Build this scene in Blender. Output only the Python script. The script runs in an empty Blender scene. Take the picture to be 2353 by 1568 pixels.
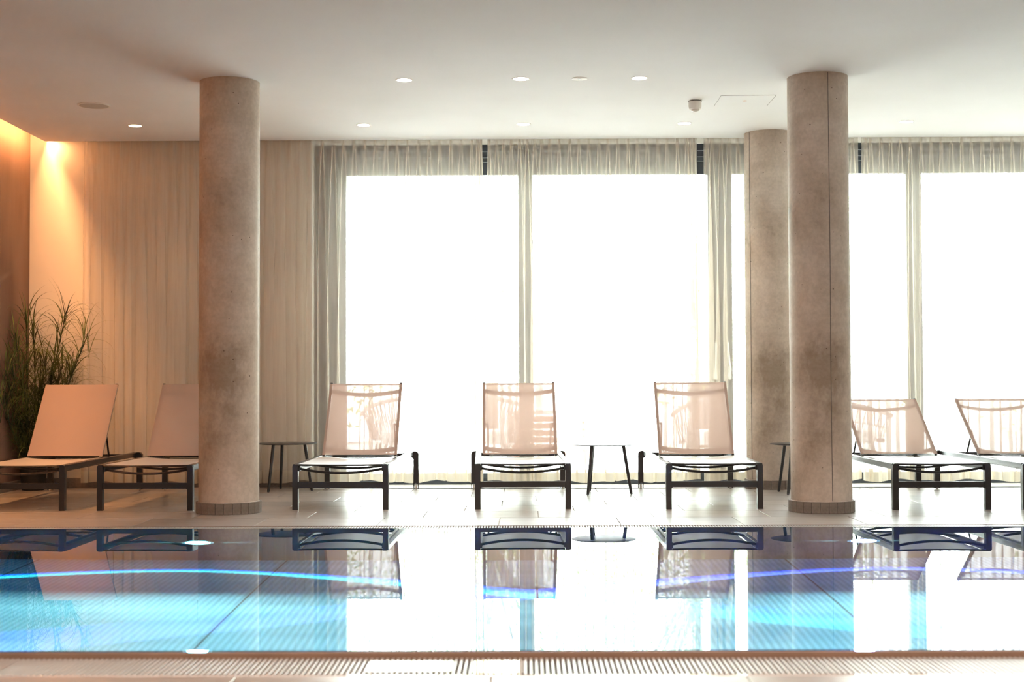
import bpy, bmesh, math, random
from mathutils import Vector, Matrix
random.seed(7)
sc = bpy.context.scene
COL = sc.collection
PI = math.pi

# ------------------------------------------------------------ camera, world, lights, exposure
cam_d = bpy.data.cameras.new('camera'); cam = bpy.data.objects.new('camera', cam_d); COL.objects.link(cam)
cam_d.sensor_width = 36.0; cam_d.lens = 50.0; cam_d.clip_end = 200
cam.matrix_world = (Matrix.Translation((0, 0, .842)) @ Matrix.Rotation(.0087, 4, 'Z')
                    @ Matrix.Rotation(PI/2 + .0312, 4, 'X') @ Matrix.Rotation(-.0037, 4, 'Z'))
cam_d.dof.use_dof = True; cam_d.dof.focus_distance = 10.3; cam_d.dof.aperture_fstop = 3.2
sc.camera = cam

SKY = 14.0
w = bpy.data.worlds.new('sky'); sc.world = w; w.use_nodes = True
nt = w.node_tree; bg = nt.nodes['Background']
tc = nt.nodes.new('ShaderNodeTexCoord'); sep = nt.nodes.new('ShaderNodeSeparateXYZ')
rmp = nt.nodes.new('ShaderNodeValToRGB')
rmp.color_ramp.elements[0].position = .35; rmp.color_ramp.elements[0].color = (.85, .89, .89, 1)
rmp.color_ramp.elements[1].position = .8; rmp.color_ramp.elements[1].color = (.90, .96, 1, 1)
mr = nt.nodes.new('ShaderNodeMapRange'); mr.inputs[1].default_value = -1
nt.links.new(tc.outputs['Generated'], sep.inputs[0]); nt.links.new(sep.outputs[2], mr.inputs[0])
nt.links.new(mr.outputs[0], rmp.inputs[0]); nt.links.new(rmp.outputs[0], bg.inputs[0])
bg.inputs[1].default_value = SKY

def area(name, loc, rot, sx, sy, power, col, spread=PI, portal=False):
    l = bpy.data.lights.new(name, 'AREA'); l.shape = 'RECTANGLE'; l.size = sx; l.size_y = sy
    l.energy = power; l.color = col; l.spread = spread
    if portal: l.cycles.is_portal = True
    o = bpy.data.objects.new(name, l); COL.objects.link(o); o.location = loc; o.rotation_euler = rot
    return o
area('window_portal', (2.4, 12.14, 1.3), (-PI/2, 0, 0), 8.4, 2.7, 1, (1, 1, 1), portal=True)
# warm strip hidden in the ceiling cove over the left wall (shines at the wall)
area('cove_light', (-4.02, 7.5, 2.95), (0, math.radians(-70), 0), .03, 8.8, 190, (1, .45, .17))
# warm fill added over the camera to lighten the column fronts; no fitting there
area('room_fill', (.6, 1.0, 2.86), (0, 0, 0), 6.5, 4.5, 185, (1, .80, .66))

sc.view_settings.view_transform = 'Standard'; sc.view_settings.look = 'None'
sc.view_settings.exposure = 1.15; sc.view_settings.gamma = 1.0; sc.view_settings.use_curve_mapping = False
sc.cycles.use_denoising = True; sc.cycles.denoising_prefilter = 'ACCURATE'; sc.cycles.denoising_input_passes = 'RGB_ALBEDO_NORMAL'
sc.cycles.max_bounces = 12; sc.cycles.diffuse_bounces = 5; sc.cycles.glossy_bounces = 5
sc.cycles.transmission_bounces = 8; sc.cycles.transparent_max_bounces = 24
sc.cycles.sample_clamp_indirect = 6; sc.cycles.caustics_refractive = False

# ------------------------------------------------------------ materials
def mat(name): 
    m = bpy.data.materials.new(name); m.use_nodes = True; n = m.node_tree
    return m, n, n.nodes['Principled BSDF'], n.nodes['Material Output']
def N(n, t, **kw):
    x = n.nodes.new(t)
    for k, v in kw.items(): setattr(x, k, v)
    return x
def noise(n, scale, detail=4, coord='Object', vscale=None, rough=.5):
    t = N(n, 'ShaderNodeTexCoord'); x = N(n, 'ShaderNodeTexNoise')
    x.inputs['Scale'].default_value = scale; x.inputs['Detail'].default_value = detail; x.inputs['Roughness'].default_value = rough
    if vscale:
        mp = N(n, 'ShaderNodeMapping'); mp.inputs['Scale'].default_value = vscale
        n.links.new(t.outputs[coord], mp.inputs[0]); n.links.new(mp.outputs[0], x.inputs['Vector'])
    else: n.links.new(t.outputs[coord], x.inputs['Vector'])
    return x
def ramp(n, src, stops):
    r = N(n, 'ShaderNodeValToRGB'); e = r.color_ramp.elements
    while len(e) < len(stops): e.new(.5)
    for i, (p, c) in enumerate(stops): e[i].position = p; e[i].color = (*c, 1)
    n.links.new(src, r.inputs[0]); return r
def mixc(n, a, b, f, mode='MIX'):
    m = N(n, 'ShaderNodeMix', data_type='RGBA', blend_type=mode)
    for s, v in ((6, a), (7, b)):
        if isinstance(v, tuple): m.inputs[s].default_value = (*v, 1)
        else: n.links.new(v, m.inputs[s])
    if isinstance(f, (int, float)): m.inputs[0].default_value = f
    else: n.links.new(f, m.inputs[0])
    return m.outputs[2]
def bump(n, b, src, strength, dist=.01):
    x = N(n, 'ShaderNodeBump'); x.inputs['Strength'].default_value = strength; x.inputs['Distance'].default_value = dist
    n.links.new(src, x.inputs['Height']); n.links.new(x.outputs[0], b.inputs['Normal'])

def plain(name, col, rough=.5, metal=0, var=.06, scale=8, spec=.5, bmp=0):
    m, n, b, o = mat(name)
    ns = noise(n, scale)
    r = ramp(n, ns.outputs[0], [(.3, tuple(c*(1-var) for c in col)), (.7, tuple(min(1, c*(1+var)) for c in col))])
    n.links.new(r.outputs[0], b.inputs['Base Color'])
    b.inputs['Roughness'].default_value = rough; b.inputs['Metallic'].default_value = metal
    b.inputs['Specular IOR Level'].default_value = spec
    if bmp: bump(n, b, ns.outputs[0], bmp)
    return m

M_ceil = plain('ceiling_plaster', (.89, .895, .915), .9, var=.015, scale=2, spec=.2)
M_white = plain('white_paint', (.86, .84, .81), .6, var=.02)
M_cream = plain('cream_plaster', (.80, .75, .68), .85, var=.02, scale=3, spec=.2)
def clay():
    m, n, b, o = mat('brown_clay_plaster')
    a = noise(n, 3, 6, vscale=(1, 1, .25)); c = noise(n, 60, 3)
    r = ramp(n, a.outputs[0], [(.3, (.22, .135, .10)), (.7, (.33, .21, .155))])
    n.links.new(r.outputs[0], b.inputs['Base Color']); b.inputs['Roughness'].default_value = .85
    b.inputs['Specular IOR Level'].default_value = .2
    bump(n, b, c.outputs[0], .2, .003); return m
M_clay = clay()
M_dark = plain('room_dark', (.42, .34, .28), .8)
M_navy = plain('anthracite_frame', (.028, .036, .05), .45)
M_rail = plain('charcoal_powder_coat', (.010, .010, .013), .27, var=.1, scale=60, spec=.65)
M_track = plain('track_white', (.75, .73, .70), .5)
M_steel = plain('pool_steel', (.02, .02, .02), .5, metal=0)
M_grout = plain('grout', (.40, .34, .30), .9)
M_base = None

def tile_mat():
    m, n, b, o = mat('greige_stone_tile')
    oi = N(n, 'ShaderNodeObjectInfo')
    t = N(n, 'ShaderNodeTexCoord'); mp = N(n, 'ShaderNodeMapping'); mp.inputs['Scale'].default_value = (1.2, 9, 1)
    ad = N(n, 'ShaderNodeVectorMath', operation='ADD'); sca = N(n, 'ShaderNodeVectorMath', operation='SCALE')
    sca.inputs[0].default_value = (37, 11, 5); n.links.new(oi.outputs['Random'], sca.inputs['Scale'])
    n.links.new(t.outputs['Object'], ad.inputs[0]); n.links.new(sca.outputs[0], ad.inputs[1]); n.links.new(ad.outputs[0], mp.inputs[0])
    ns = N(n, 'ShaderNodeTexNoise'); ns.inputs['Scale'].default_value = 3; ns.inputs['Detail'].default_value = 6
    n.links.new(mp.outputs[0], ns.inputs['Vector'])
    r = ramp(n, ns.outputs[0], [(.3, (.35, .31, .285)), (.55, (.42, .38, .355)), (.75, (.47, .43, .41))])
    r2 = ramp(n, oi.outputs['Random'], [(0, (.86, .86, .86)), (1, (1.08, 1.05, 1.02))])
    n.links.new(mixc(n, r.outputs[0], r2.outputs[0], 1.0, 'MULTIPLY'), b.inputs['Base Color'])
    b.inputs['Roughness'].default_value = .34; b.inputs['Specular IOR Level'].default_value = .75
    rr = ramp(n, ns.outputs[0], [(.3, (.31,)*3), (.7, (.28,)*3)]); n.links.new(rr.outputs[0], b.inputs['Roughness'])
    bump(n, b, ns.outputs[0], .05, .003)
    return m
M_tile = tile_mat()

def concrete():
    m, n, b, o = mat('cast_concrete')
    big = noise(n, 2.0, 8, vscale=(1, 1, .7), rough=.62); fine = noise(n, 45, 5); hz = noise(n, 2.2, 4, vscale=(.4, .4, 9))
    r = ramp(n, big.outputs[0], [(.36, (.36, .285, .22)), (.46, (.53, .445, .37)), (.60, (.64, .56, .49))])
    r2 = ramp(n, fine.outputs[0], [(.35, (.90,)*3), (.65, (1.06,)*3)])
    c = mixc(n, r.outputs[0], r2.outputs[0], .8, 'MULTIPLY')
    r3 = ramp(n, hz.outputs[0], [(.35, (.94, .935, .93)), (.6, (1.02,)*3)])
    c = mixc(n, c, r3.outputs[0], .7, 'MULTIPLY')
    # pores
    t = N(n, 'ShaderNodeTexCoord'); v = N(n, 'ShaderNodeTexVoronoi'); v.inputs['Scale'].default_value = 17
    n.links.new(t.outputs['Object'], v.inputs['Vector'])
    thr = noise(n, 9, 2)
    mth = N(n, 'ShaderNodeMath', operation='MULTIPLY'); n.links.new(thr.outputs[0], mth.inputs[0]); mth.inputs[1].default_value = .135
    ls = N(n, 'ShaderNodeMath', operation='LESS_THAN'); n.links.new(v.outputs['Distance'], ls.inputs[0])
    sb = N(n, 'ShaderNodeMath', operation='SUBTRACT'); n.links.new(mth.outputs[0], sb.inputs[0]); sb.inputs[1].default_value = .005
    n.links.new(sb.outputs[0], ls.inputs[1])
    rk = N(n, 'ShaderNodeSeparateColor'); n.links.new(v.outputs['Color'], rk.inputs[0])
    gt = N(n, 'ShaderNodeMath', operation='GREATER_THAN'); n.links.new(rk.outputs[0], gt.inputs[0]); gt.inputs[1].default_value = .25
    an = N(n, 'ShaderNodeMath', operation='MULTIPLY'); n.links.new(ls.outputs[0], an.inputs[0]); n.links.new(gt.outputs[0], an.inputs[1])
    c = mixc(n, c, (.09, .065, .05), an.outputs[0])
    n.links.new(c, b.inputs['Base Color']); b.inputs['Roughness'].default_value = .62
    b.inputs['Specular IOR Level'].default_value = .35
    bump(n, b, fine.outputs[0], .15, .002)
    return m
M_conc = concrete()
M_ctile = plain('column_base_tile', (.22, .19, .165), .6, var=.15, scale=60)

def sheer(name, col, open_, trans):
    """woven sheer cloth: part open weave, part diffuse, part translucent"""
    m, n, b, o = mat(name); n.nodes.remove(b)
    d = N(n, 'ShaderNodeBsdfDiffuse'); t = N(n, 'ShaderNodeBsdfTranslucent'); tr = N(n, 'ShaderNodeBsdfTransparent')
    d.inputs[0].default_value = (*col, 1); t.inputs[0].default_value = (*col, 1)
    a = N(n, 'ShaderNodeMixShader'); a.inputs[0].default_value = trans
    n.links.new(d.outputs[0], a.inputs[1]); n.links.new(t.outputs[0], a.inputs[2])
    c = N(n, 'ShaderNodeMixShader')
    ns = noise(n, 60, 2, vscale=(1, 1, .05)); r = ramp(n, ns.outputs[0], [(.3, (open_*.97,)*3), (.7, (open_*1.03,)*3)])
    inv = N(n, 'ShaderNodeMath', operation='SUBTRACT'); inv.inputs[0].default_value = 1; n.links.new(r.outputs[0], inv.inputs[1])
    n.links.new(inv.outputs[0], c.inputs[0]); n.links.new(tr.outputs[0], c.inputs[1]); n.links.new(a.outputs[0], c.inputs[2])
    n.links.new(c.outputs[0], o.inputs['Surface']); return m
M_sheer = sheer('sheer_voile', (.87, .81, .72), .58, .22)
M_hem = sheer('sheer_voile_doubled', (.80, .74, .62), .45, .3)
M_sling = sheer('taupe_mesh_sling', (.63, .475, .41), .075, .36)

def water():
    m, n, b, o = mat('pool_water'); n.nodes.remove(b)
    f = N(n, 'ShaderNodeFresnel'); f.inputs['IOR'].default_value = 1.333
    rf = N(n, 'ShaderNodeBsdfRefraction'); rf.inputs['IOR'].default_value = 1.333; rf.inputs['Roughness'].default_value = 0
    rf.inputs['Color'].default_value = (.80, .95, 1, 1)
    g = N(n, 'ShaderNodeBsdfAnisotropic'); g.inputs['Roughness'].default_value = 0; g.inputs['Color'].default_value = (1, 1, 1, 1)
    mx = N(n, 'ShaderNodeMixShader'); n.links.new(f.outputs[0], mx.inputs[0])
    n.links.new(rf.outputs[0], mx.inputs[1]); n.links.new(g.outputs[0], mx.inputs[2])
    ns = noise(n, 1.3, 1); bp = N(n, 'ShaderNodeBump'); bp.inputs['Strength'].default_value = .003; bp.inputs['Distance'].default_value = .02
    n.links.new(ns.outputs[0], bp.inputs['Height'])
    for x in (rf, g, f): n.links.new(bp.outputs[0], x.inputs['Normal'])
    n.links.new(mx.outputs[0], o.inputs['Surface']); return m
M_water = water()
def film():
    m, n, b, o = mat('water_film')
    b.inputs['Base Color'].default_value = (.55, .52, .5, 1); b.inputs['Roughness'].default_value = .02
    b.inputs['Specular IOR Level'].default_value = 1.0; b.inputs['IOR'].default_value = 1.6
    return m
M_film = film()
def glass():
    m, n, b, o = mat('window_glass'); n.nodes.remove(b)
    f = N(n, 'ShaderNodeFresnel'); f.inputs['IOR'].default_value = 1.5
    tr = N(n, 'ShaderNodeBsdfTransparent'); tr.inputs[0].default_value = (.93, .96, .95, 1)
    g = N(n, 'ShaderNodeBsdfAnisotropic'); g.inputs['Roughness'].default_value = 0
    mx = N(n, 'ShaderNodeMixShader'); n.links.new(f.outputs[0], mx.inputs[0])
    n.links.new(tr.outputs[0], mx.inputs[1]); n.links.new(g.outputs[0], mx.inputs[2]); n.links.new(mx.outputs[0], o.inputs['Surface'])
    return m
M_glass = glass()
def ribbed():
    m, n, b, o = mat('ribbed_pool_floor')
    t = N(n, 'ShaderNodeTexCoord'); wv = N(n, 'ShaderNodeTexWave', wave_type='BANDS', bands_direction='X')
    wv.inputs['Scale'].default_value = 2*PI/.0328/ (2*PI) * .31; wv.inputs['Distortion'].default_value = 0
    n.links.new(t.outputs['Object'], wv.inputs['Vector'])
    ns = noise(n, 1.1, 3, vscale=(.3, 3.2, 1))
    r = ramp(n, wv.outputs[1], [(.25, (.42, .60, .66)), (.75, (.62, .82, .88))])
    r2 = ramp(n, ns.outputs[0], [(.38, (.60, .70, .76)), (.60, (1, 1, 1))])  # soft horizontal light streaks put into the floor colour
    n.links.new(mixc(n, r.outputs[0], r2.outputs[0], .9, 'MULTIPLY'), b.inputs['Base Color'])
    b.inputs['Roughness'].default_value = .6
    bump(n, b, wv.outputs[1], .3, .004); return m
M_rib = ribbed()
def emis(name, col, s):
    m, n, b, o = mat(name); b.inputs['Base Color'].default_value = (.8, .8, .8, 1)
    b.inputs['Emission Color'].default_value = (*col, 1); b.inputs['Emission Strength'].default_value = s
    return m
M_lamp = emis('lamp_diffuser', (1, .90, .80), 9.0)
M_lampw = emis('lamp_diffuser_warm', (1, .72, .38), 5.0)
M_led = emis('led_strip', (1, .5, .18), 12)
M_lensc = emis('pool_lens_cyan', (.10, .85, 1), 40)
M_lensb = emis('pool_lens_blue', (.25, .35, 1), 40)
def leafm(name, a, b_, tr=.25):
    m, n, b, o = mat(name)
    ns = noise(n, 5, 3); r = ramp(n, ns.outputs[0], [(.35, a), (.68, b_)])
    n.links.new(r.outputs[0], b.inputs['Base Color']); b.inputs['Roughness'].default_value = .5
    return m
M_blade = leafm('grass_blade', (.010, .020, .006), (.13, .17, .035))
M_stem = leafm('grass_stem', (.010, .016, .006), (.05, .07, .02))
M_pot = plain('black_pot', (.012, .012, .013), .5)
M_tree = leafm('tree_leaf', (.16, .30, .07), (.48, .62, .24))
M_bark = plain('bark', (.16, .12, .09), .9, var=.3, scale=20)
M_terr = plain('terrace_paving', (.80, .79, .77), .8, var=.06)
M_rope = plain('grey_rope', (.30, .27, .27), .8)
M_rimm = plain('grey_tube', (.26, .24, .24), .5)
M_cush = plain('white_cushion', (.85, .85, .84), .9)
M_wood = plain('red_brown_wood', (.36, .16, .11), .7, var=.2, scale=14)
M_clear = plain('clear_plastic', (.72, .70, .66), .25)
M_handle = plain('white_handle', (.80, .79, .76), .4)
M_cap = plain('grey_cap', (.10, .10, .11), .5)

# ------------------------------------------------------------ mesh helpers
class MB:
    def __init__(s): s.bm = bmesh.new()
    def box(s, x0, x1, y0, y1, z0, z1, bev=0, M=None):
        b = bmesh.new() if bev else s.bm
        r = bmesh.ops.create_cube(b, size=1)
        T = Matrix.Translation(((x0+x1)/2, (y0+y1)/2, (z0+z1)/2)) @ Matrix.Diagonal((abs(x1-x0), abs(y1-y0), abs(z1-z0), 1))
        bmesh.ops.transform(b, matrix=T, verts=r['verts'])
        if bev:
            bmesh.ops.bevel(b, geom=b.edges[:], offset=bev, segments=2, affect='EDGES', profile=.5)
            if M: bmesh.ops.transform(b, matrix=M, verts=b.verts[:])
            me = bpy.data.meshes.new('t'); b.to_mesh(me); b.free(); s.bm.from_mesh(me); bpy.data.meshes.remove(me)
        elif M: bmesh.ops.transform(b, matrix=M, verts=r['verts'])
        return s
    def lathe(s, prof, seg=32, c=(0, 0), closed=False, caps=True):
        rings = []
        for r, z in prof:
            rings.append([s.bm.verts.new((c[0]+r*math.cos(2*PI*k/seg), c[1]+r*math.sin(2*PI*k/seg), z)) for k in range(seg)])
        for a, b in zip(rings, rings[1:]):
            for k in range(seg):
                s.bm.faces.new((a[k], a[(k+1) % seg], b[(k+1) % seg], b[k]))
        if caps:
            s.bm.faces.new(rings[0][::-1]); s.bm.faces.new(rings[-1])
        return s
    def tube(s, pts, r, seg=8, sx=1, up=(0, 0, 1), r1=None, flat=None):
        """tube through pts; flat=(w,h) gives a rectangular section"""
        pts = [Vector(p) for p in pts]; rings = []
        for i, p in enumerate(pts):
            d = (pts[min(i+1, len(pts)-1)] - pts[max(i-1, 0)]).normalized()
            u = Vector(up); 
            if abs(d.dot(u)) > .97: u = Vector((0, 1, 0))
            a = d.cross(u).normalized(); b = a.cross(d).normalized()
            if flat:
                w2, h2 = flat[0]/2, flat[1]/2; rings.append([s.bm.verts.new(p+a*x*w2+b*y*h2) for x, y in ((-1, -1), (1, -1), (1, 1), (-1, 1))])
            else:
                rr = r if r1 is None else r+(r1-r)*i/(len(pts)-1)
                rings.append([s.bm.verts.new(p+(a*math.cos(2*PI*k/seg)+b*math.sin(2*PI*k/seg))*rr) for k in range(seg)])
        n = len(rings[0])
        for A, B in zip(rings, rings[1:]):
            for k in range(n): s.bm.faces.new((A[k], A[(k+1) % n], B[(k+1) % n], B[k]))
        s.bm.faces.new(rings[0][::-1]); s.bm.faces.new(rings[-1]); return s
    def prism(s, poly, a0, a1, axis='x'):
        """extrude 2-D outline: axis x -> poly is (y,z); axis y -> poly is (x,z)"""
        f = (lambda a, p: (a, p[0], p[1])) if axis == 'x' else (lambda a, p: (p[0], a, p[1]))
        A = [s.bm.verts.new(f(a0, p)) for p in poly]; B = [s.bm.verts.new(f(a1, p)) for p in poly]
        n = len(poly)
        s.bm.faces.new(A); s.bm.faces.new(B[::-1])
        for k in range(n): s.bm.faces.new((A[k], B[k], B[(k+1) % n], A[(k+1) % n]))
        return s
    def grid(s, fn, nu, nv):
        V = [[s.bm.verts.new(fn(i/nu, j/nv)) for j in range(nv+1)] for i in range(nu+1)]
        for i in range(nu):
            for j in range(nv): s.bm.faces.new((V[i][j], V[i+1][j], V[i+1][j+1], V[i][j+1]))
        return s
    def build(s, name, m, parent=None, smooth=False, norm=True):
        if norm: bmesh.ops.recalc_face_normals(s.bm, faces=s.bm.faces[:])
        me = bpy.data.meshes.new(name); s.bm.to_mesh(me); s.bm.free(); me.materials.append(m)
        if smooth:
            for p in me.polygons: p.use_smooth = True
            try: me.set_sharp_from_angle(angle=math.radians(38))
            except Exception: pass
        o = bpy.data.objects.new(name, me); COL.objects.link(o)
        if parent: o.parent = parent
        return o
def tag(o, label=None, cat=None, group=None, kind=None):
    if label: o['label'] = label
    if cat: o['category'] = cat
    if group: o['group'] = group
    if kind: o['kind'] = kind
    return o
def empty(name, loc, rz=0):
    o = bpy.data.objects.new(name, None); COL.objects.link(o); o.location = loc; o.rotation_euler = (0, 0, rz); o.empty_display_size = .1
    return o
def copy_tree(o, parent=None):
    c = o.copy(); COL.objects.link(c)
    if parent: c.parent = parent
    for ch in list(o.children): copy_tree(ch, c)
    return c
def struct(o): o['kind'] = 'structure'; return o

CE = 2.895            # ceiling height
XL, XR, YB = -4.17, 6.7, 11.93

# ------------------------------------------------------------ room shell
b = MB()
b.box(XL-.3, XR, 8.56, 11.63, -.3, -.006); b.box(XL-.3, -3.8, 4.16, 8.56, -.3, -.006); b.box(6.4, XR, 4.16, 8.56, -.3, -.006)
b.box(XL-.3, XR, -2.2, 4.16, -.3, -.006)
floor = struct(b.build('floor', M_grout))
# floor stones, one object each
def stone(lx, ly):
    t = MB(); t.box(-lx/2, lx/2, -ly/2, ly/2, -.02, 0)
    top = [e for e in t.bm.edges if all(v.co.z > -.001 for v in e.verts)]
    bmesh.ops.bevel(t.bm, geom=top, offset=.0018, segments=1, affect='EDGES')
    bmesh.ops.recalc_face_normals(t.bm, faces=t.bm.faces[:])
    me = bpy.data.meshes.new('floor_stone'); t.bm.to_mesh(me); t.bm.free(); me.materials.append(M_tile); return me
cache = {}
def put_stone(x0, x1, y0, y1, dz=0, drop=0):
    k = (round(x1-x0, 3), round(y1-y0, 3))
    if k not in cache: cache[k] = stone(k[0]-.005, k[1]-.005)
    o = bpy.data.objects.new('stone_tile', cache[k]); COL.objects.link(o); o.parent = floor
    o.location = ((x0+x1)/2, (y0+y1)/2, random.uniform(-.0005, 0))
rows = [(8.565, 9.094), (9.094, 9.55), (9.55, 9.98), (9.98, 10.40), (10.40, 10.82), (10.82, 11.24), (11.24, 11.63)]
for k, (y0, y1) in enumerate(rows):
    off = (-.16 + .245*k) % .738
    xs = [XL+.01] + [off+.738*i for i in range(-7, 10) if XL+.05 < off+.738*i < XR-.05] + [XR]
    for a, c in zip(xs, xs[1:]): put_stone(a, c, y0, y1)
for k, (y0, y1) in enumerate([(3.62, 4.155), (3.09, 3.62)]):
    off = (-.10 + .3*k) % .738
    xs = [off+.738*i for i in range(-5, 6)]
    for a, c in zip(xs, xs[1:]): put_stone(a, c, y0, y1)
# polished strip in front of the windows with its dark joint
b = MB(); b.box(-1.73, XR, 11.640, 12.30, -.2, .0045)
struct(b.build('trim_1', M_white))
b = MB(); b.box(-1.74, XR, 11.632, 11.640, -.05, .004); struct(b.build('trim_2', M_navy))
b = MB(); b.box(XL-.3, -1.73, 11.63, 12.1, -.2, -.001); struct(b.build('trim_3', M_tile))
# walls
b = MB(); b.box(XL-.3, XL, -2.2, 12.3, -.3, 3.2); struct(b.build('wall_left', M_clay))
b = MB(); b.box(XL, -1.802, YB, 12.25, -.1, 3.2); struct(b.build('wall_back', M_cream))
b = MB(); b.box(-1.802, -1.787, YB, 12.25, -.1, 2.93); struct(b.build('trim_4', M_white))
b = MB(); b.box(-1.787, XR, 12.05, 12.25, 2.897, 3.2); struct(b.build('trim_5', M_white))
b = MB(); b.box(XR, XR+.3, -2.2, 12.3, -.3, 3.2); struct(b.build('wall_right', M_cream))
b = MB(); b.box(XL-.3, XR+.3, -2.5, -2.2, -.3, 3.2); struct(b.build('wall_front', M_dark))
b = MB(); b.box(XL, -1.73, YB-.014, YB, 0, .078, .002); struct(b.build('baseboard_back', M_ctile))
b = MB(); b.box(XL, XL+.014, 4.2, YB, 0, .078, .002); struct(b.build('baseboard_left', M_ctile))
# ceiling with curtain recess and light cove
b = MB(); b.box(-4.0, XR, -2.2, 11.80, CE, CE+.12); b.box(XL, XR, 11.80, 12.25, 3.0, 3.12); b.box(XL-.05, -3.9, -2.2, 11.9, 3.10, 3.2)
b.box(-4.0, -3.9, -2.2, 11.8, CE+.11, 3.12)
struct(b.build('ceiling', M_ceil))
b = MB(); b.box(-4.006, -4.0, 3.0, 11.75, 2.935, 2.95)
tag(b.build('led_strip', M_led), 'warm orange light strip hidden in the ceiling cove above the brown wall', 'light strip')

# ------------------------------------------------------------ windows
def window(n, x0, x1, jl, jr, handles=()):
    """x0..x1 is the glass; jl / jr the frame widths either side"""
    root = struct(empty('window_%d' % n, (x0, 12.07, 0)))
    def part(mb, name, m): o = mb.build(name, m, root); o.matrix_parent_inverse = Matrix.Translation((-x0, -12.07, 0)); return o
    f = MB()
    f.box(x0-jl, x0, 12.07, 12.16, 0, 2.905, .003); f.box(x1, x1+jr, 12.07, 12.16, 0, 2.905, .003)
    f.box(x0, x1, 12.07, 12.16, 0, .10, .003)
    part(f, 'frame', M_navy)
    s_ = MB()
    if jl > .1: s_.box(x0-jl+.09, x0-.012, 12.055, 12.07, .03, 2.62, .004)
    if jr > .09: s_.box(x1+.012, x1+jr-.05, 12.055, 12.07, .03, 2.62, .004)
    s_.box(x0-.03, x1+.03, 12.058, 12.07, .055, .098, .003)
    part(s_, 'sash', M_navy)
    for z0, z1 in ((2.636, 2.744), (2.748, 2.783), (2.787, 2.835), (2.839, 2.905)):
        q = MB(); q.box(x0, x1, 12.075, 12.14, z0, z1, .004); part(q, 'blind_slat', M_navy)
    g = MB(); g.box(x0, x1, 12.11, 12.118, .10, 2.636); part(g, 'pane', M_glass)
    for hx, tilt in handles:
        h = MB(); h.box(hx-.014, hx+.014, 12.035, 12.055, .885, 1.0, .006)
        h.tube([(hx, 12.02, .965), (hx+tilt, 12.0, 1.205)], .008, 8)
        part(h, 'handle', M_handle)
window(1, -1.516, -.047, .271, .061)
window(2, .075, 1.564, .061, .1, [(1.615, 0)])
window(3, 1.767, 3.248, .103, .064, [(1.735, -.022)])
window(4, 3.377, 4.90, .065, .06)
window(5, 5.02, 6.5, .06, .2)

# ------------------------------------------------------------ curtain track and curtains
b = MB(); b.box(-4.0, 6.6, 11.815, 11.845, 2.93, 2.955, .003); b.box(-4.0, 6.6, 11.88, 11.91, 2.93, 2.955, .003)
tag(b.build('curtain_track', M_track), 'slim white double curtain track recessed along the edge of the ceiling', 'curtain track')

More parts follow.
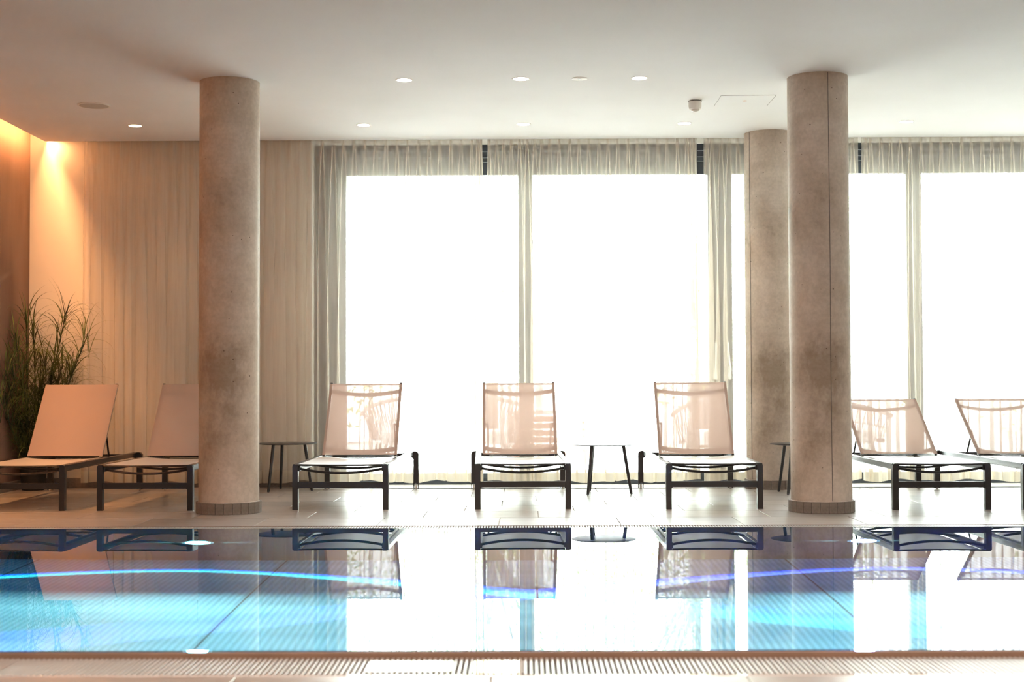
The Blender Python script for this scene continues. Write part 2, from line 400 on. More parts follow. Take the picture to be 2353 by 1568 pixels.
def curtain(x0, x1, pleats, label, seed, end_flap=False, bottom=.046):
    """pleats: list of x positions of pinch pleats; cloth runs flat between, bulges into a fold at each"""
    rnd = random.Random(seed)
    ZT = 2.925; NZ = 34
    n = len(pleats)
    ph = [rnd.uniform(0, 2*PI) for _ in range(n)]
    wd = [rnd.uniform(.7, 1.3) for _ in range(n)]; dr = [rnd.uniform(-.5, .5) for _ in range(n)]
    dep = [rnd.uniform(.5, 1.3) for _ in range(n)]; kill = [rnd.random() < .62 for _ in range(n)]
    root = empty('sheer_curtain', (x0, 11.83, 0)); tag(root, label, 'curtain', 'sheer curtains along the window wall')
    def pt(seg, tt, z):
        pass
    def row(z):
        d = (ZT - z)          # distance below the heading
        s = min(1, d/.55); s2 = min(1, d/1.6)
        out = []
        prev = x0
        for i, px in enumerate(pleats):
            nxt = pleats[i+1] if i+1 < n else x1
            gap_l = px - prev
            w = .0085 + .0065*min(1, d/.30) + .004*s*(wd[i]-.7) + .014*s2*wd[i]   # half width of the fold
            e = .0105 - .0035*min(1, d/.30) - .0015*s2                     # width of the cloth doubled back at its edges
            if kill[i]: w += .016*s2; e *= max(0, 1-1.1*s2)
            dx = dr[i]*.022*s2 + .008*math.sin(d*1.1+ph[i])*s2
            dp = .016 + .012*s*dep[i] + .016*s2*dep[i]
            ox = px + dx
            a = prev + (w if i else 0)
            sag = .004 + (.012+.034*abs(math.sin(ph[i]*3.7)))*s2
            for t in (.12, .37, .63, .88):
                x = a + (ox - w - a)*t
                out.append((x, 11.835 + sag*math.sin(PI*t) + s2*(.016*math.sin(15*x+.5*d+seed) + .010*math.sin(37*x+seed))))
            for X_, Y_ in ((-1, 0), (-1, .3), ('l', .4), (-1, .5), ('l', .6), (-1.02, .75), (-.5, .95), (0, 1), (.5, .95), (1.02, .75), ('r', .6), (1, .5), ('r', .4), (1, .3), (1, 0)):
                X_ = (-w + e) if X_ == 'l' else (w - e) if X_ == 'r' else X_*w
                out.append((ox + X_, 11.832 - dp*Y_ + s2*(.016*math.sin(15*ox+.5*d+seed) + .010*math.sin(37*ox+seed))))
            prev = ox
        a = prev + .01
        for t in (.15, .5, .85, 1): out.append((a + (x1-a)*t, 11.833+.008*s2*math.sin(9*t)))
        return out
    zs = [ZT - .0 - (ZT-bottom)*((j/NZ)**1.25) for j in range(NZ+1)]
    def mk(zl, dy=0, ragged=True):
        mb = MB(); R = []
        for j, z in enumerate(zl):
            r = row(z)
            rr = []
            for q, (x, y) in enumerate(r):
                zz = z
                if z <= zl[-1] + 1e-6 and ragged: zz = z + .010*math.sin(x*11+seed) + .006*math.sin(x*23)
                if z > ZT - .001: zz = z - .007*math.sin(((q % 19)+.5)/4*PI) * (1 if (q % 19) < 4 else 0)
                rr.append(mb.bm.verts.new((x-x0, y-11.83+dy, zz)))
            R.append(rr)
        for A, B in zip(R, R[1:]):
            for k in range(len(A)-1): mb.bm.faces.new((A[k], B[k], B[k+1], A[k+1]))
        return mb
    mk(zs).build('fabric', M_sheer, root, True, norm=False)
    hz = [bottom+.098 - .098*j/4 for j in range(5)]
    mk(hz, -.003).build('hem', M_hem, root, True, norm=False)
    mk([ZT-.001, ZT-.014, ZT-.028], .003, False).build('heading_tape', M_sheer, root, True, norm=False)
    return root
import itertools
def even(a, bb, st, seed):
    r = random.Random(seed); n = max(1, round((bb-a)/st)); return [a + (bb-a)*i/n + r.uniform(-.004, .004) for i in range(n+1)]
pa = [-3.652] + even(-3.56, -.43, .0885, 1) + [-.385, -.358]
curtain(-3.687, -.346, pa, 'sheer beige curtain hanging over the cream wall and the first window pane', 3)
pb = even(-.289, .28, .0605, 2)[:-1] + even(.30, 1.36, .084, 3) + [1.385, 1.42]
curtain(-.303, 1.447, pb, 'sheer beige curtain between the two dark gaps, behind the middle lounger', 5)
pc = [1.53, 1.57, 1.645, 1.715, 1.785] + even(1.87, 2.74, .084, 4)
curtain(1.501, 2.79, pc, 'sheer beige curtain passing behind the two right-hand concrete columns', 8)
pd_ = [2.85] + even(2.89, 6.5, .084, 6)
curtain(2.815, 6.55, pd_, 'sheer beige curtain at the far right behind the two reclined loungers', 11)

# ------------------------------------------------------------ columns
def column(x, y, label, seams, rot=0, seed=0):
    root = empty('concrete_column', (x, y, 0), rot); tag(root, label, 'column', 'round concrete columns')
    sh = MB(); sh.lathe([(.2, .0), (.2, CE)], 72); s = sh.build('shaft', M_conc, root, True)
    s.location = (0, 0, 0)
    for a in seams:
        q = MB(); pts = []
        for k in range(20):
            z = .08 + (CE-.085)*k/19; aa = a + .006*math.sin(k*.5+seed)
            pts.append((.2005*math.cos(aa), .2005*math.sin(aa), z))
        q.tube(pts, .0022, 6); q.build('seam', M_seam, root)
    ring = MB(); ring.lathe([(.199, .0), (.206, .0), (.206, .073), (.199, .079)], 72, caps=False); ring.build('mortar_ring', M_conc, root, True)
    n = 24; wid = 2*PI*.2145/n
    for k in range(n):
        a = 2*PI*(k+.5)/n
        if 0 not in tcache:
            t = MB(); t.box(-.0045, .0045, -wid/2+.0012, wid/2-.0012, 0, .075, .001); o = t.build('base_tile', M_ctile, root); tcache[0] = o
        else:
            o = tcache[0].copy(); COL.objects.link(o); o.parent = root
        o.location = (.2115*math.cos(a), .2115*math.sin(a), random.uniform(0, .001)); o.rotation_euler = (0, 0, a + random.uniform(-.015, .015))
    return root
M_seam = plain('seam', (.13, .12, .115), .8)
tcache = {}
column(-1.983, 9.535, 'brown-stained round concrete column standing alone at the left pool edge', [], .05, 1)
column(1.968, 9.485, 'round concrete column with a vertical casting seam nearest the pool on the right', [-PI/2+.13], .02, 2)
column(2.005, 11.60, 'pale concrete column by the curtains, partly behind the seamed column', [PI+.45], .07, 3)

# ------------------------------------------------------------ pool
WZ = .0165; PX0, PX1, PY0, PY1, PD = -3.75, 6.35, 4.47, 8.265, -1.35
b = MB()
b.box(PX0-.05, PX1+.05, PY1, PY1+.03, PD-.1, .010)       # far lip wall
b.box(PX0-.05, PX1+.05, PY0-.02, PY0, PD-.1, .008)       # near lip wall
b.box(PX0-.05, PX0, PY0, PY1, PD-.1, .008); b.box(PX1, PX1+.05, PY0, PY1, PD-.1, .008)
struct(b.build('pool_wall', M_steel))
pf = MB(); pf.box(PX0, PX1, PY0, PY1, PD-.1, PD-.004); pool_floor = struct(pf.build('pool_floor', M_steel))
xs = [-1.38-1.44*1.0*k for k in (2, 1)] ; xs = [PX0] + [x for x in [-2.82, -1.38, .06, 1.50, 2.94, 4.38, 5.82]] + [PX1]
for a, c in zip(xs, xs[1:]):
    q = MB(); q.box(a+.006, c-.006, PY0, PY1, PD-.004, PD); q.build('floor_panel', M_rib, pool_floor)
wq = MB()
wv = [wq.bm.verts.new(p) for p in ((PX0, PY0-.012, WZ), (PX1, PY0-.012, WZ), (PX1, PY1+.012, WZ), (PX0, PY1+.012, WZ))]
wq.bm.faces.new(wv)
tag(wq.build('pool_water', M_water, None, norm=False), 'still turquoise pool water mirroring the loungers and windows', 'water')

# gutters with finger gratings
def gutter(name, y0, y1, near):
    root = empty(name, (0, y0, 0))
    t = MB(); t.box(PX0-.05, PX1+.05, 0, y1-y0, -.16, -.15); t.box(PX0-.05, PX1+.05, 0, .012, -.15, -.004); t.box(PX0-.05, PX1+.05, y1-y0-.012, y1-y0, -.15, -.004)
    t.build('channel', M_gut, root)
    P = .0164
    s = MB(); s.box(-.0046, .0046, .014, y1-y0-.014, -.022, -.001, .0022)
    me_o = s.build('slat', M_slat, root)
    if near:
        first = True
        for k in range(-95, 96):
            o = me_o if first else me_o.copy()
            if not first: COL.objects.link(o); o.parent = root
            first = False
            o.location = (k*P, 0, 0)
        for side in (-1, 1):
            q = MB()
            for k in range(96, 230 if side < 0 else 388):
                if side < 0 and k == 95: continue
                q.box(side*k*P-.0046, side*k*P+.0046, .014, y1-y0-.014, -.022, -.001)
            q.build('slat_row', M_slat, root)['kind'] = 'stuff'
    else:
        bpy.data.objects.remove(me_o)
        q = MB(); k = PX0
        while k < PX1: q.box(k-.0046, k+.0046, .014, y1-y0-.014, -.022, -.001); k += P
        q.build('slat_row', M_slat, root)['kind'] = 'stuff'
    return root
M_gut = plain('gutter_brown', (.16, .11, .08), .5)
M_slat = plain('plastic_slat', (.50, .48, .46), .3, var=.05)
g1 = gutter('near_gutter_grating', 4.165, 4.445, True); g1.name = 'gutter_grating'
tag(g1, 'slatted overflow grating along the near pool edge, closest to the viewer', 'grating', 'pool overflow gratings')
g2 = gutter('far_gutter_grating', 8.295, 8.562, False); g2.name = 'gutter_grating'
tag(g2, 'thin dotted line of slatted grating along the far pool edge by the loungers', 'grating', 'pool overflow gratings')
M_lipb = plain('wet_brown_lip', (.22, .14, .10), .25, var=.1)
b = MB(); b.box(PX0-.05, PX1+.05, 4.445, 4.455, -.15, .0145, .003); struct(b.build('trim_6', M_lipb))
b = MB(); b.box(PX0-.05, PX1+.05, 8.276, 8.295, -.15, .010, .003); struct(b.build('trim_7', M_lipb))
b = MB(); b.box(PX0-.05, PX1+.05, 4.150, 4.164, -.05, .001, .002); struct(b.build('trim_8', M_film))
b = MB(); b.box(PX0-.05, PX1+.05, 8.558, 8.566, -.05, .0008, .001); struct(b.build('trim_9', M_lipb))
def puddle(x0, x1, y0, y1, label):
    b = MB(); r = .012; pts = []
    for cx, cy, a0 in ((x1-r, y1-r, 0), (x0+r, y1-r, 90), (x0+r, y0+r, 180), (x1-r, y0+r, 270)):
        for k in range(5): a = math.radians(a0+k*22.5); pts.append((cx+r*math.cos(a), cy+r*math.sin(a)))
    v0 = [b.bm.verts.new((x, y, -.0015)) for x, y in pts]; v1 = [b.bm.verts.new((x, y, .0008)) for x, y in pts]
    b.bm.faces.new(v1); b.bm.faces.new(v0[::-1])
    for k in range(len(pts)): b.bm.faces.new((v0[k], v0[(k+1) % len(pts)], v1[(k+1) % len(pts)], v1[k]))
    tag(b.build('water_puddle', M_film), label, 'puddle')
puddle(-.475, -.218, 4.215, 4.372, 'long shiny film of water on the near grating below the left-middle lounger')
puddle(-.155, -.006, 4.19, 4.387, 'short shiny film of water on the near grating below the middle lounger')

# underwater lamps with their own beam profile
def pool_light(x, m, label, cols, power, y=8.262):
    root = empty('pool_light', (x, PY1, -.65)); tag(root, label, 'light', 'round underwater lamps in the far pool wall')
    def ring(rr, y0, y1, name, m_, inner=0):
        b = MB(); b.lathe([(rr, y0), (rr, y1)] if not inner else [(inner, y0), (rr, y0), (rr, y1), (inner, y1)], 28, caps=not inner)
        bmesh.ops.rotate(b.bm, cent=(0, 0, 0), matrix=Matrix.Rotation(PI/2, 3, 'X'), verts=b.bm.verts[:]); b.build(name, m_, root, True)
    ring(.075, 0, .004, 'lens', m); ring(.095, 0, .010, 'trim_ring', M_clear, .074)
    l = bpy.data.lights.new('pool_beam', 'POINT'); l.energy = power; l.shadow_soft_size = .015; l.use_nodes = True
    n = l.node_tree; em = n.nodes['Emission']
    g = N(n, 'ShaderNodeNewGeometry'); sp = N(n, 'ShaderNodeSeparateXYZ'); n.links.new(g.outputs['Incoming'], sp.inputs[0])
    # direction of travel leaves the lamp; y component is the beam axis, z the droop
    ab = N(n, 'ShaderNodeMath', operation='ABSOLUTE'); n.links.new(sp.outputs[1], ab.inputs[0])
    r = ramp(n, ab.outputs[0], [(.425, (0, 0, 0)), (.452, cols[0]), (.478, cols[1]), (.508, (0, 0, 0))])
    dv = N(n, 'ShaderNodeMath', operation='DIVIDE'); az = N(n, 'ShaderNodeMath', operation='ABSOLUTE'); n.links.new(sp.outputs[2], az.inputs[0])
    n.links.new(az.outputs[0], dv.inputs[0]); n.links.new(ab.outputs[0], dv.inputs[1])
    r2 = ramp(n, dv.outputs[0], [(.46, cols[2]), (.53, tuple(q*.6 for q in cols[2])), (.67, (0, 0, 0))])
    c = mixc(n, r.outputs[0], r2.outputs[0], 1.0, 'ADD')
    n.links.new(c, em.inputs[0]); em.inputs[1].default_value = 1
    o = bpy.data.objects.new('pool_beam', l); COL.objects.link(o); o.parent = root; o.location = (0, -.02, 0)
    return root
pool_light(-1.897, M_lensc, 'glowing cyan underwater lamp below the left column', ((.0, .4, 3.2), (.3, 4.4, 4.6), (.030, .060, .060)), 3500)
pool_light(1.954, M_lensb, 'glowing violet-blue underwater lamp below the seamed column', ((.12, .25, 5), (1.0, 1.2, 5.5), (.028, .058, .061)), 3500)
# soft turquoise fill added under the near lip to brighten the pool floor
area('near_pool_fill_a', (-1.9, 4.55, -.35), (math.radians(40), 0, 0), 2.6, .25, 16, (.58, .95, .97), math.radians(42))
area('near_pool_fill_b', (1.95, 4.55, -.35), (math.radians(40), 0, 0), 2.6, .25, 16, (.56, .92, .98), math.radians(42))

# ------------------------------------------------------------ sun loungers
def lounger(tilt_deg):
    root = empty('sun_lounger', (0, 0, 0))
    H = .31; HW = .3275; LW = .038; YR = 1.90
    def legprof(x0, x1, y0, y1, h, r, fl):
        pass
    # side rails, slightly splayed to the rear, rounded front top corner flowing into the leg
    for s in (-1, 1):
        b = MB()
        b.tube([(s*(HW-LW/2), .02, H-.018), (s*(HW-LW/2+.006), .9, H-.018), (s*(.342-LW/2), YR, H-.018)], 0, flat=(LW, .036))
        bmesh.ops.bevel(b.bm, geom=[e for e in b.bm.edges], offset=.003, segments=1, affect='EDGES')
        b.build('side_rail', M_rail, root)
        # front leg: outline in x-z, rounded outer shoulder and inner fillet to the stretcher
        o_ = s*HW; i_ = s*(HW-LW); R_ = .016
        poly = [(o_, 0), (i_, 0), (i_, H)] + [(o_ - s*R_*(1-math.sin(a)), H-R_*(1-math.cos(a))) for a in [PI/2*k/5 for k in range(6)]]
        poly = [(o_, .0), (i_, .0), (i_, H)] + [(o_ - s*R_ + s*R_*math.sin(a), H - R_ + R_*math.cos(a)) for a in [PI/2*k/5 for k in range(6)]]
        b = MB(); b.prism(poly, 0, .045, 'y')
        lg = b.build('leg', M_rail, root)
        q = MB(); q.box(min(o_, i_)+.002, max(o_, i_)-.002, .002, .043, 0, .006); q.build('foot_cap', M_cap, lg)
        # rear leg: bracket standing outside the rail with a castor
        xi, xo = s*.338, s*.382
        R_ = .028
        poly = [(xo, .014), (xo - s*.042, .014), (xo - s*.042, H-.06), (xo-s*.062, H-.045), (xo - s*.075, H-.043), (xo - s*.075, H)] + \
               [(xo - s*R_ + s*R_*math.sin(a), H - R_ + R_*math.cos(a)) for a in [PI/2*k/6 for k in range(7)]]
        # notch for the castor
        poly = [(xo, .010), (xo-s*.007, .010), (xo-s*.007, .042), (xo-s*.014, .052), (xo-s*.028, .052), (xo-s*.035, .042), (xo-s*.035, .010)] + poly[1:]
        b = MB(); b.prism(poly, YR-.045, YR, 'y')
        lg = b.build('leg', M_rail, root)
        b = MB(); b.lathe([(.012, -.008), (.021, -.006), (.021, .006), (.012, .008)], 18)
        bmesh.ops.rotate(b.bm, cent=(0, 0, 0), matrix=Matrix.Rotation(PI/2, 3, 'Y'), verts=b.bm.verts[:])
        bmesh.ops.translate(b.bm, vec=(xo-s*.021, YR-.022, .021), verts=b.bm.verts[:]); b.build('castor_wheel', M_clear, lg, True)
    # lower front stretcher with fillets
    zb, zt, xi, fr = .148, .188, HW-LW, .012
    poly = [(-xi, zb-fr)] + [(-xi+fr-fr*math.cos(a), zb-fr+fr*math.sin(a)) for a in [PI/2*k/4 for k in range(5)]] + \
           [(xi-fr+fr*math.sin(a), zb-fr+fr*math.cos(a)) for a in [PI/2*k/4 for k in range(5)]] + [(xi, zt), (-xi, zt)]
    b = MB(); b.prism([p for i, p in enumerate(poly) if i == 0 or p != poly[i-1]], .008, .04, 'y'); b.build('stretcher', M_rail, root)
    b = MB(); b.box(-.30, .30, YR-.035, YR-.010, H-.045, H-.015, .003); b.build('rear_crossbar', M_rail, root)
    # bowed cross tubes below the sling
    for yy in (.055, .62, 1.02):
        pts = [(.289*t, yy, .277 - .030*(1-t*t)) for t in [-1+2*k/16 for k in range(17)]]
        b = MB(); b.tube(pts, .0085, 8); b.build('curved_brace', M_rail, root, True)
    for s in (-1, 1):
        b = MB(); b.box(s*.2885-.009, s*.2885+.009, .025, 1.09, .262, .298, .003)
        b.build('sling_rail', M_rail, root)
    # seat sling
    SW = .287
    b = MB()
    b.grid(lambda u, v: (SW*(2*u-1), .012+1.062*v, .3105 - .016*(1-(2*u-1)**2)*min(1, .25+4*v)), 14, 16)
    seat = b.build('seat_sling', M_seat, root, True)
    b = MB(); b.tube([(SW*(2*k/12-1), .014, .3045 - .0035*(1-(2*k/12-1)**2)) for k in range(13)], .006, 8)
    b.build('front_tube', M_rail, root, True)
    # backrest
    th = math.radians(tilt_deg); yh, zh = 1.075, .312; L = .69
    def bp(x, t, nrm=0): return (x, yh + L*t*math.cos(th) + nrm*math.sin(th), zh + L*t*math.sin(th) - nrm*math.cos(th))
    BW = .281
    for s in (-1, 1):
        b = MB(); b.tube([bp(s*(BW-.009), -.01), bp(s*(BW-.009), 1.005)], 0, flat=(.018, .024), up=(0, 1, 0))
        ot = b.build('back_tube', M_btube, root)
        q = MB(); q.tube([bp(s*(BW-.009), 1.005), bp(s*(BW-.009), 1.014)], 0, flat=(.0185, .0245), up=(0, 1, 0)); q.build('end_cap', M_cap, ot)
        # prop: stub in, then a tube down to the rail
        dy = .33 if tilt_deg > 45 else .42
        p0 = Vector(bp(s*(BW-.01), .45, .012)); p1 = Vector(bp(s*(BW-.038), .45, .018)); p2 = Vector((s*(BW-.040), yh+dy, .296))
        b = MB(); b.tube([p0, p1], .007, 8); b.tube([p1 + (p1-p2).normalized()*.007, p2], .0075, 8); b.build('prop', M_rail, root, True)
    b = MB(); b.tube([(-.30, yh+.02, .292), (.30, yh+.02, .292)], .008, 8); b.build('hinge_rod', M_rail, root, True)
    b = MB(); b.tube([(-.25, yh+(.33 if tilt_deg > 45 else .42), .294), (.25, yh+(.33 if tilt_deg > 45 else .42), .294)], .007, 8); b.build('prop_rod', M_rail, root, True)
    b = MB(); b.tube([bp(-BW+.01, 1.0), bp(BW-.01, 1.0)], .0055, 8); b.build('top_rod', M_btube, root, True)
    for t0, t1 in ((.872, .930), (.070, .130)):
        b = MB()
        def fn(u, v, t0=t0, t1=t1):
            x = (BW-.016)*(2*u-1); bow = .042*(1-(2*u-1)**2); return bp(x, t0+(t1-t0)*v, .002+bow)
        b.grid(fn, 16, 1)
        g = bmesh.ops.solidify(b.bm, geom=b.bm.faces[:], thickness=.008)
        b.build('back_bar', M_rail, root, True)
    def sf(u, v):
        i = round(u*16)
        if i in (0, 16): return bp((BW+.0018)*(1 if i else -1), .002+.996*v, .002)
        q = (i-1)/14; return bp((BW+.0018)*(2*q-1), .002+.996*v, -.0134 + .012*(1-(2*q-1)**2)**2*math.sin(PI*v))
    b = MB(); b.grid(sf, 16, 14)
    b.build('back_sling', M_sling, root, True)
    return root
M_seat = sheer('lit_tone_mesh_sling', (.86, .76, .70), .10, .25)  # same mesh as the back, window glow on the seat put into its colour
_n = M_seat.node_tree; _o = [q for q in _n.nodes if q.type == 'OUTPUT_MATERIAL'][0]; _src = _o.inputs['Surface'].links[0].from_socket
_g = N(_n, 'ShaderNodeBsdfAnisotropic'); _g.inputs['Roughness'].default_value = .42
_f = N(_n, 'ShaderNodeFresnel'); _f.inputs['IOR'].default_value = 1.6
_x = N(_n, 'ShaderNodeMixShader'); _n.links.new(_f.outputs[0], _x.inputs[0]); _n.links.new(_src, _x.inputs[1]); _n.links.new(_g.outputs[0], _x.inputs[2]); _n.links.new(_x.outputs[0], _o.inputs['Surface'])
M_btube = M_rail
up = lounger(51.5); low = lounger(35.5)
def place(root, fx, rx, y, label):
    rz = -math.atan2(rx-fx, 1.92)
    root.location = (fx, y, 0); root.rotation_euler = (0, 0, rz)
    tag(root, label, 'sun lounger', 'sun loungers lined up along the pool')
LS = [(up, -.013, -.055, 9.70, 'taupe mesh lounger just left of the side table in front of the bright window'),
      (None, -3.457, -3.486, 9.66, 'taupe mesh lounger at the far left in front of the grassy plant'),
      (None, -2.582, -2.556, 9.66, 'taupe mesh lounger half hidden behind the brown-stained column'),
      (None, -1.256, -1.243, 9.69, 'taupe mesh lounger just right of the brown-stained column and its side table'),
      (None, 1.283, 1.298, 9.66, 'upright taupe mesh lounger just left of the pale rear column'),
      (low, 2.789, 2.785, 9.56, 'low-reclined lounger directly right of the seamed column'),
      ('low', 3.648, 3.652, 9.54, 'low-reclined lounger cut off by the right edge')]
for src, fx, rx, y, lab in LS:
    r = src if src in (up, low) and src is not None else copy_tree(low if src == 'low' else up)
    place(r, fx, rx, y, lab)

# ------------------------------------------------------------ side tables
def table(x, y, feet, label):
    root = empty('side_table', (x, y, 0)); tag(root, label, 'table', 'small round side tables')
    b = MB(); b.lathe([(.0, .3755), (.225, .3755), (.249, .3800), (.25, .3825), (.248, .3840), (.0, .3840)], 56, caps=False)
    bmesh.ops.remove_doubles(b.bm, verts=b.bm.verts[:], dist=1e-5); b.build('table_top', M_tabl, root, True)
    for fx, fy in feet:
        dx, dy = fx-x, fy-y; r = math.hypot(dx, dy); ux, uy = dx/r, dy/r
        top = (ux*.165, uy*.165, .372); bot = (ux*.225, uy*.225, .010)
        b = MB(); b.tube([bot, top], .0105, 12, r1=.0135)
        lg = b.build('leg', M_tabl, root, True)
        q = MB(); q.lathe([(.004, 0), (.009, .003), (.0106, .012)], 12, (ux*.2265, uy*.2265)); q.build('foot', M_cap, lg, True)
M_tabl = plain('dark_grey_lacquer', (.026, .028, .031), .32, var=.1, scale=40)
table(-1.923, 11.48, [(-2.04, 11.27), (-2.01, 11.70), (-1.70, 11.41)], 'small round dark side table right of the brown-stained column')
table(.608, 11.054, [(.464, 10.848), (.50, 11.28), (.836, 10.962)], 'small round dark side table standing against the bright window between two loungers')
table(2.147, 11.03, [(1.975, 10.83), (1.98, 11.20), (2.40, 11.03)], 'small round dark side table partly hidden by the seamed column')

# ------------------------------------------------------------ potted grass
def plant():
    root = empty('potted_grass', (-4.02, 11.62, 0)); tag(root, 'tall arching ornamental grass in a black pot by the brown wall', 'plant')
    b = MB(); b.lathe([(.085, 0), (.09, .01), (.112, .20), (.112, .212), (.104, .212), (.10, .18), (.0, .18)], 32, caps=False); b.build('pot', M_pot, root, True)
    rnd = random.Random(21)
    stems = [((-.02, 0), (-.07, .02), (-.06, .0), 1.44), ((.0, .03), (.02, .02), (-.02, .03), 1.34), ((-.02, -.02), (-.06, -.06), (-.10, -.16), 1.28),
             ((.03, 0), (.13, -.02), (.27, -.02), 1.46), ((.02, -.02), (.12, 0), (.17, .02), 1.18), ((.04, .02), (.24, -.04), (.46, -.05), 1.28),
             ((-.04, .01), (-.09, -.14), (-.11, -.34), .98), ((-.03, -.03), (-.08, -.12), (-.11, -.22), 1.10), ((.05, -.02), (.20, -.06), (.34, -.05), .98),
             ((.03, .04), (.14, .04), (.22, .05), 1.04), ((0, -.05), (.0, -.10), (-.02, -.2), .90), ((-.01, .05), (.03, .06), (.06, .1), 1.10),
             ((-.05, 0), (-.10, -.2), (-.12, -.42), .76), ((.05, .0), (.12, -.02), (.24, -.04), .84), ((.0, -.03), (.04, -.03), (.07, -.03), 1.0), ((.02, .0), (.08, .0), (.10, .0), .8)]
    fol = MB()
    def blade(p, dirx, diry, length, rise, wid):
        n = 9; pts = []
        l = math.hypot(dirx, diry) or 1; ux, uy = dirx/l, diry/l
        for k in range(n+1):
            t = k/n; ang = math.radians(rise) - t*math.radians(rnd_d)
            pts.append(t)
        x, y, z = p; cur = []
        for k in range(n+1):
            t = k/n; ang = math.radians(rise - droop*t**1.25)
            cur.append(Vector((x, y, z))); st = length/n
            x += ux*math.cos(ang)*st; y += uy*math.cos(ang)*st; z += math.sin(ang)*st
        side = Vector((-uy, ux, 0)); prev = None
        for k, c in enumerate(cur):
            t = k/n; w_ = wid*(.75+.5*math.sin(PI*min(1, t*1.2)))*(1-t**2.2) + .0003
            tn = (cur[min(k+1, n)]-cur[max(k-1, 0)]).normalized(); up_ = side.cross(tn)
            a = c + side*w_ + up_*w_*.5; m_ = c; bb = c - side*w_ + up_*w_*.5
            row = []
            for v in (a, m_, bb):
                wx, wy = v.x - 4.02, v.y + 11.62
                if wx < XL+.008: wx = XL + .008
                wy = min(wy, 11.90 if wx < -3.70 else 11.74)
                if wx > -3.88 and v.z < .92: wy = max(wy, 11.26 if v.z > .34 else 11.60)
                v = Vector((wx + 4.02, wy - 11.62, v.z))
                row.append(fol.bm.verts.new(v))
            if prev:
                for i in (0, 1): fol.bm.faces.new((prev[i], prev[i+1], row[i+1], row[i]))
            prev = row
    rnd_d = 0
    for base, mid, top, h in stems:
        pts = []
        for k in range(13):
            t = k/12
            x = (1-t)**2*base[0] + 2*t*(1-t)*mid[0] + t*t*top[0]; y = (1-t)**2*base[1] + 2*t*(1-t)*mid[1] + t*t*top[1]
            pts.append(Vector((max(x, -.135), y, .18 + (h-.18)*t)))
        b = MB(); b.tube(pts, .008, 6, r1=.0035); b.build('stem', M_stem, root, True)
        nb = 62
        for j in range(nb):
            t = rnd.uniform(.0, 1)**.9; q = pts[min(12, int(t*12))]
            a = rnd.uniform(0, 2*PI)
            droop = rnd.uniform(100, 175) if t < .97 else rnd.uniform(40, 120)
            blade((q.x, q.y, q.z), math.cos(a), math.sin(a)*.8, rnd.uniform(.26, .58), rnd.uniform(60, 88), rnd.uniform(.0018, .0042))
        for j in range(5):
            a = rnd.uniform(0, 2*PI); droop = rnd.uniform(10, 60)
            blade(tuple(pts[-1] - Vector((0, 0, .1*j*.5))), math.cos(a), math.sin(a)*.7, rnd.uniform(.18, .34), rnd.uniform(76, 88), .0045)
    tag(fol.build('grass_blades', M_blade, root, True, norm=False), kind='stuff')
plant()

# ------------------------------------------------------------ ceiling fittings
def disc_light(x, y, label, m=None, first=[None]):
    root = empty('ceiling_light', (x, y, CE)); tag(root, label, 'ceiling light', 'recessed round downlights')
    b = MB(); b.lathe([(.050, -.002), (.058, -.003), (.061, 0)], 40, caps=False); b.build('trim_ring', M_white, root, True)
    b = MB(); b.lathe([(.050, -.0022), (.050, -.0010)], 40); b.build('diffuser', m or M_lamp, root)
    l = bpy.data.lights.new('spot', 'SPOT'); l.energy = 14 if m is None else 7; l.color = (1, .85, .68) if m is None else (1, .66, .38); l.spot_size = math.radians(95); l.spot_blend = .6; l.shadow_soft_size = .05
    o = bpy.data.objects.new('spot', l); COL.objects.link(o); o.parent = root; o.location = (0, 0, -.02)
disc_light(-.799, 9.484, 'lit round downlight in the front row, nearest the brown-stained column')
disc_light(-.016, 9.463, 'lit round downlight in the middle of the front row')
disc_light(.776, 9.463, 'lit round downlight in the front row, right of the unlit disc')
disc_light(-3.053, 11.10, 'warm orange downlight above the curtain in the left corner', M_lampw)
disc_light(-1.257, 11.12, 'small lit downlight near the curtains, right of the brown-stained column')
disc_light(0, 11.12, 'small lit downlight near the curtains above the middle lounger')
disc_light(1.262, 11.12, 'small lit downlight near the curtains below the motion detector')
disc_light(2.997, 11.10, 'small lit downlight near the curtains right of the seamed column')
r = empty('ceiling_sensor', (.377, 9.467, CE)); tag(r, 'unlit white disc set between two front-row downlights', 'sensor')
b = MB(); b.lathe([(.052, 0), (.052, -.003), (.046, -.005)], 40); b.build('cover', M_white, r, True)
b = MB(); b.lathe([(.012, -.005), (.010, -.0075)], 20); b.build('lens', M_clear, r, True)
r = empty('ceiling_speaker', (-3.13, 10.28, CE)); tag(r, 'large round ceiling loudspeaker with grey-white grille above the first lounger', 'speaker')
b = MB(); b.lathe([(.118, 0), (.118, -.004), (.108, -.008), (.104, -.006)], 56, caps=False); b.build('rim', M_white, r, True)
b = MB(); b.lathe([(.104, -.006), (.06, -.009), (.001, -.010)], 56, caps=False); b.build('grille', plain('speaker_grille', (.55, .52, .49), .7, var=.1, scale=300), r, True)
r = empty('motion_detector', (1.241, 10.24, CE)); tag(r, 'white surface-mounted motion detector hanging from the ceiling', 'detector')
b = MB(); b.lathe([(.047, 0), (.047, -.040), (.042, -.060), (.034, -.064)], 40); b.build('housing', M_white, r, True)
b = MB(); b.lathe([(.032, -.060), (.028, -.072), (.015, -.080), (.001, -.082)], 32, caps=False); b.build('lens', M_clear, r, True)
b = MB(); b.lathe([(.0485, -.001), (.0485, -.006)], 40); b.build('mounting_ring', M_cap, r, True)
r = empty('ceiling_hatch', (1.599, 10.235, CE)); tag(r, 'flush square access hatch in the ceiling with a small round lock', 'hatch')
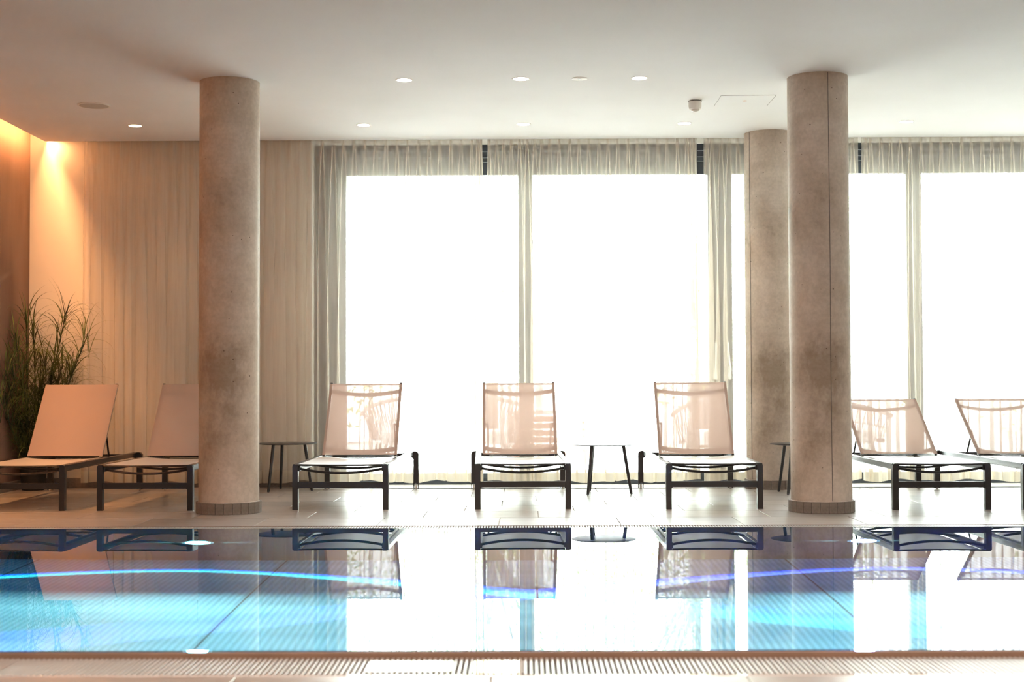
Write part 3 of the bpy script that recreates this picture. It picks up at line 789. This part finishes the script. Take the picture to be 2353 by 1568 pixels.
b = MB(); b.box(-.192, .192, -.190, .190, -.0022, -.0005); b.build('panel', M_ceil, r)
b = MB()
for a in ((-.196, .196, -.194, -.191), (-.196, .196, .191, .194)): b.box(a[0], a[1], a[2], a[3], -.0008, 0)
b.box(-.196, -.193, -.194, .194, -.0008, 0); b.box(.193, .196, -.194, .194, -.0008, 0); b.build('joint', M_cap, r)
b = MB(); b.lathe([(.016, -.002), (.014, -.0045)], 20); b.build('lock', plain('lock_copper', (.75, .50, .40), .4), r, True)

# ------------------------------------------------------------ outside
b = MB(); b.box(-14, 20, 12.30, 40, -.25, -.02); struct(b.build('terrace_floor', M_terr))
def rope_seat(x, y, rz, w, dpt, hb, hs, label, name, cat, n):
    root = empty(name, (x, y, -.02), rz); tag(root, label, cat, None)
    def arc(t, z, k=1.0):
        a = PI*(-.02+1.04*t); return Vector((-math.cos(a)*w/2*k, (.5-math.sin(a))*dpt*k*1.0, z))
    K = 28
    zt = lambda t: hs + (hb-hs)*(.62+.38*math.sin(PI*t))
    b = MB(); b.tube([arc(k/K, zt(k/K)) for k in range(K+1)], .022, 8); b.build('top_rail', M_rimm, root, True)
    b = MB(); b.tube([arc(k/K, hs, .86) for k in range(K+1)], .02, 8); b.build('seat_rail', M_rimm, root, True)
    b = MB(); b.tube([arc(k/K, (zt(k/K)+hs)/2, .93) for k in range(K+1)], .008, 6); b.build('middle_rail', M_rimm, root, True)
    b = MB()
    for k in range(n):
        t = (k+.5)/n
        for d in (-.35/n, .35/n):
            b.tube([arc(t, zt(t)), arc(min(1, max(0, t+d)), (zt(t)+hs)/2, .93), arc(t+d*.3, hs, .86)], .006, 5)
    tag(b.build('rope_lattice', M_rope, root), kind='stuff')
    b = MB(); b.box(-w*.40, w*.40, -dpt*.38, dpt*.42, hs-.03, hs+.11, .04); b.build('cushion', M_cush, root, True)
    for sx in (-1, 1):
        for sy in (-1, 1):
            b = MB(); b.tube([(sx*w*.36, sy*dpt*.32, hs), (sx*w*.42, sy*dpt*.38, 0)], .016, 8); b.build('leg', M_rimm, root, True)
rope_seat(-.80, 14.6, PI, 1.62, .85, .76, .30, 'wide rounded rope-back sofa on the terrace behind the left-middle loungers', 'rope_sofa', 'sofa', 40)
rope_seat(1.98, 14.2, PI*.9, .85, .75, .73, .30, 'rope-back armchair on the terrace behind the upright lounger by the pale column', 'rope_armchair', 'armchair', 22)
rope_seat(3.1, 14.4, PI*1.1, .85, .75, .70, .30, 'rope-back armchair on the terrace behind the low-reclined lounger', 'rope_armchair', 'armchair', 22)
r = empty('terrace_table', (-1.62, 13.9, -.02)); tag(r, 'low white table outside at the left end of the rope sofa', 'table')
b = MB(); b.box(-.22, .22, -.2, .2, .30, .325, .006); b.build('table_top', M_cush, r)
for sx in (-1, 1):
    for sy in (-1, 1):
        b = MB(); b.box(sx*.19-.012, sx*.19+.012, sy*.17-.012, sy*.17+.012, 0, .30); b.build('leg', M_rimm, r)
r = empty('slatted_bench', (.28, 15.2, -.02)); tag(r, 'red-brown slatted wooden bench outside behind the middle lounger', 'bench')
for k in range(6):
    b = MB(); b.box(-.42, .42, -.02, .02, .10+k*.075, .155+k*.075, .005); b.build('slat', M_wood, r)
for sx in (-1, 1):
    b = MB(); b.box(sx*.36-.03, sx*.36+.03, .02, .06, 0, .56, .005); b.build('post', M_wood, r)
b = MB(); b.box(-.45, .45, -.30, .05, .56, .60, .006); b.build('seat_board', M_cush, r)
def tree(x, y, h, r0, seed, label):
    rnd = random.Random(seed); root = empty('tree', (x, y, -.1)); tag(root, label, 'tree', 'bright green trees beyond the terrace')
    b = MB(); b.tube([(0, 0, 0), (.05, 0, h*.3), (-.04, .05, h*.62)], .13, 10, r1=.05)
    for k in range(5):
        a = rnd.uniform(0, 6.28); b.tube([(0, 0, h*.35+.1*k), (math.cos(a)*r0*.4, math.sin(a)*r0*.4, h*.6+.08*k)], .04, 6, r1=.015)
    b.build('trunk', M_bark, root, True)
    f = MB(); cl = [(rnd.uniform(-1, 1)*r0*.7, rnd.uniform(-1, 1)*r0*.6, h*rnd.uniform(.16, .92), r0*rnd.uniform(.3, .55)) for _ in range(26)]
    for k in range(7000):
        cx, cy, cz, cr = rnd.choice(cl); v = Vector((rnd.gauss(0, 1), rnd.gauss(0, 1), rnd.gauss(0, 1))).normalized()*cr*rnd.uniform(.5, 1)
        p = Vector((cx, cy, cz)) + v; p.z = max(p.z, .15); s = rnd.uniform(.03, .06)
        a = Vector((rnd.gauss(0, 1), rnd.gauss(0, 1), rnd.gauss(0, .6))).normalized(); c = a.orthogonal().normalized()
        vs = [f.bm.verts.new(p + a*s), f.bm.verts.new(p + c*s*.45), f.bm.verts.new(p - a*s), f.bm.verts.new(p - c*s*.45)]
        f.bm.faces.new(vs)
    tag(f.build('leaves', M_tree, root, norm=False), kind='stuff')
tree(-3.6, 19.5, 4.6, 1.7, 1, 'leafy tree outside at the left end of the windows')
tree(-.6, 25, 5.6, 2.0, 2, 'leafy tree outside behind the rope sofa')
tree(2.4, 19.5, 4.8, 1.8, 3, 'leafy tree outside behind the armchair by the pale column')
tree(5.4, 25, 5.8, 2.0, 4, 'leafy tree outside behind the low-reclined loungers')
tree(8.6, 19.5, 4.8, 2.0, 5, 'leafy tree outside beyond the right edge of the windows')
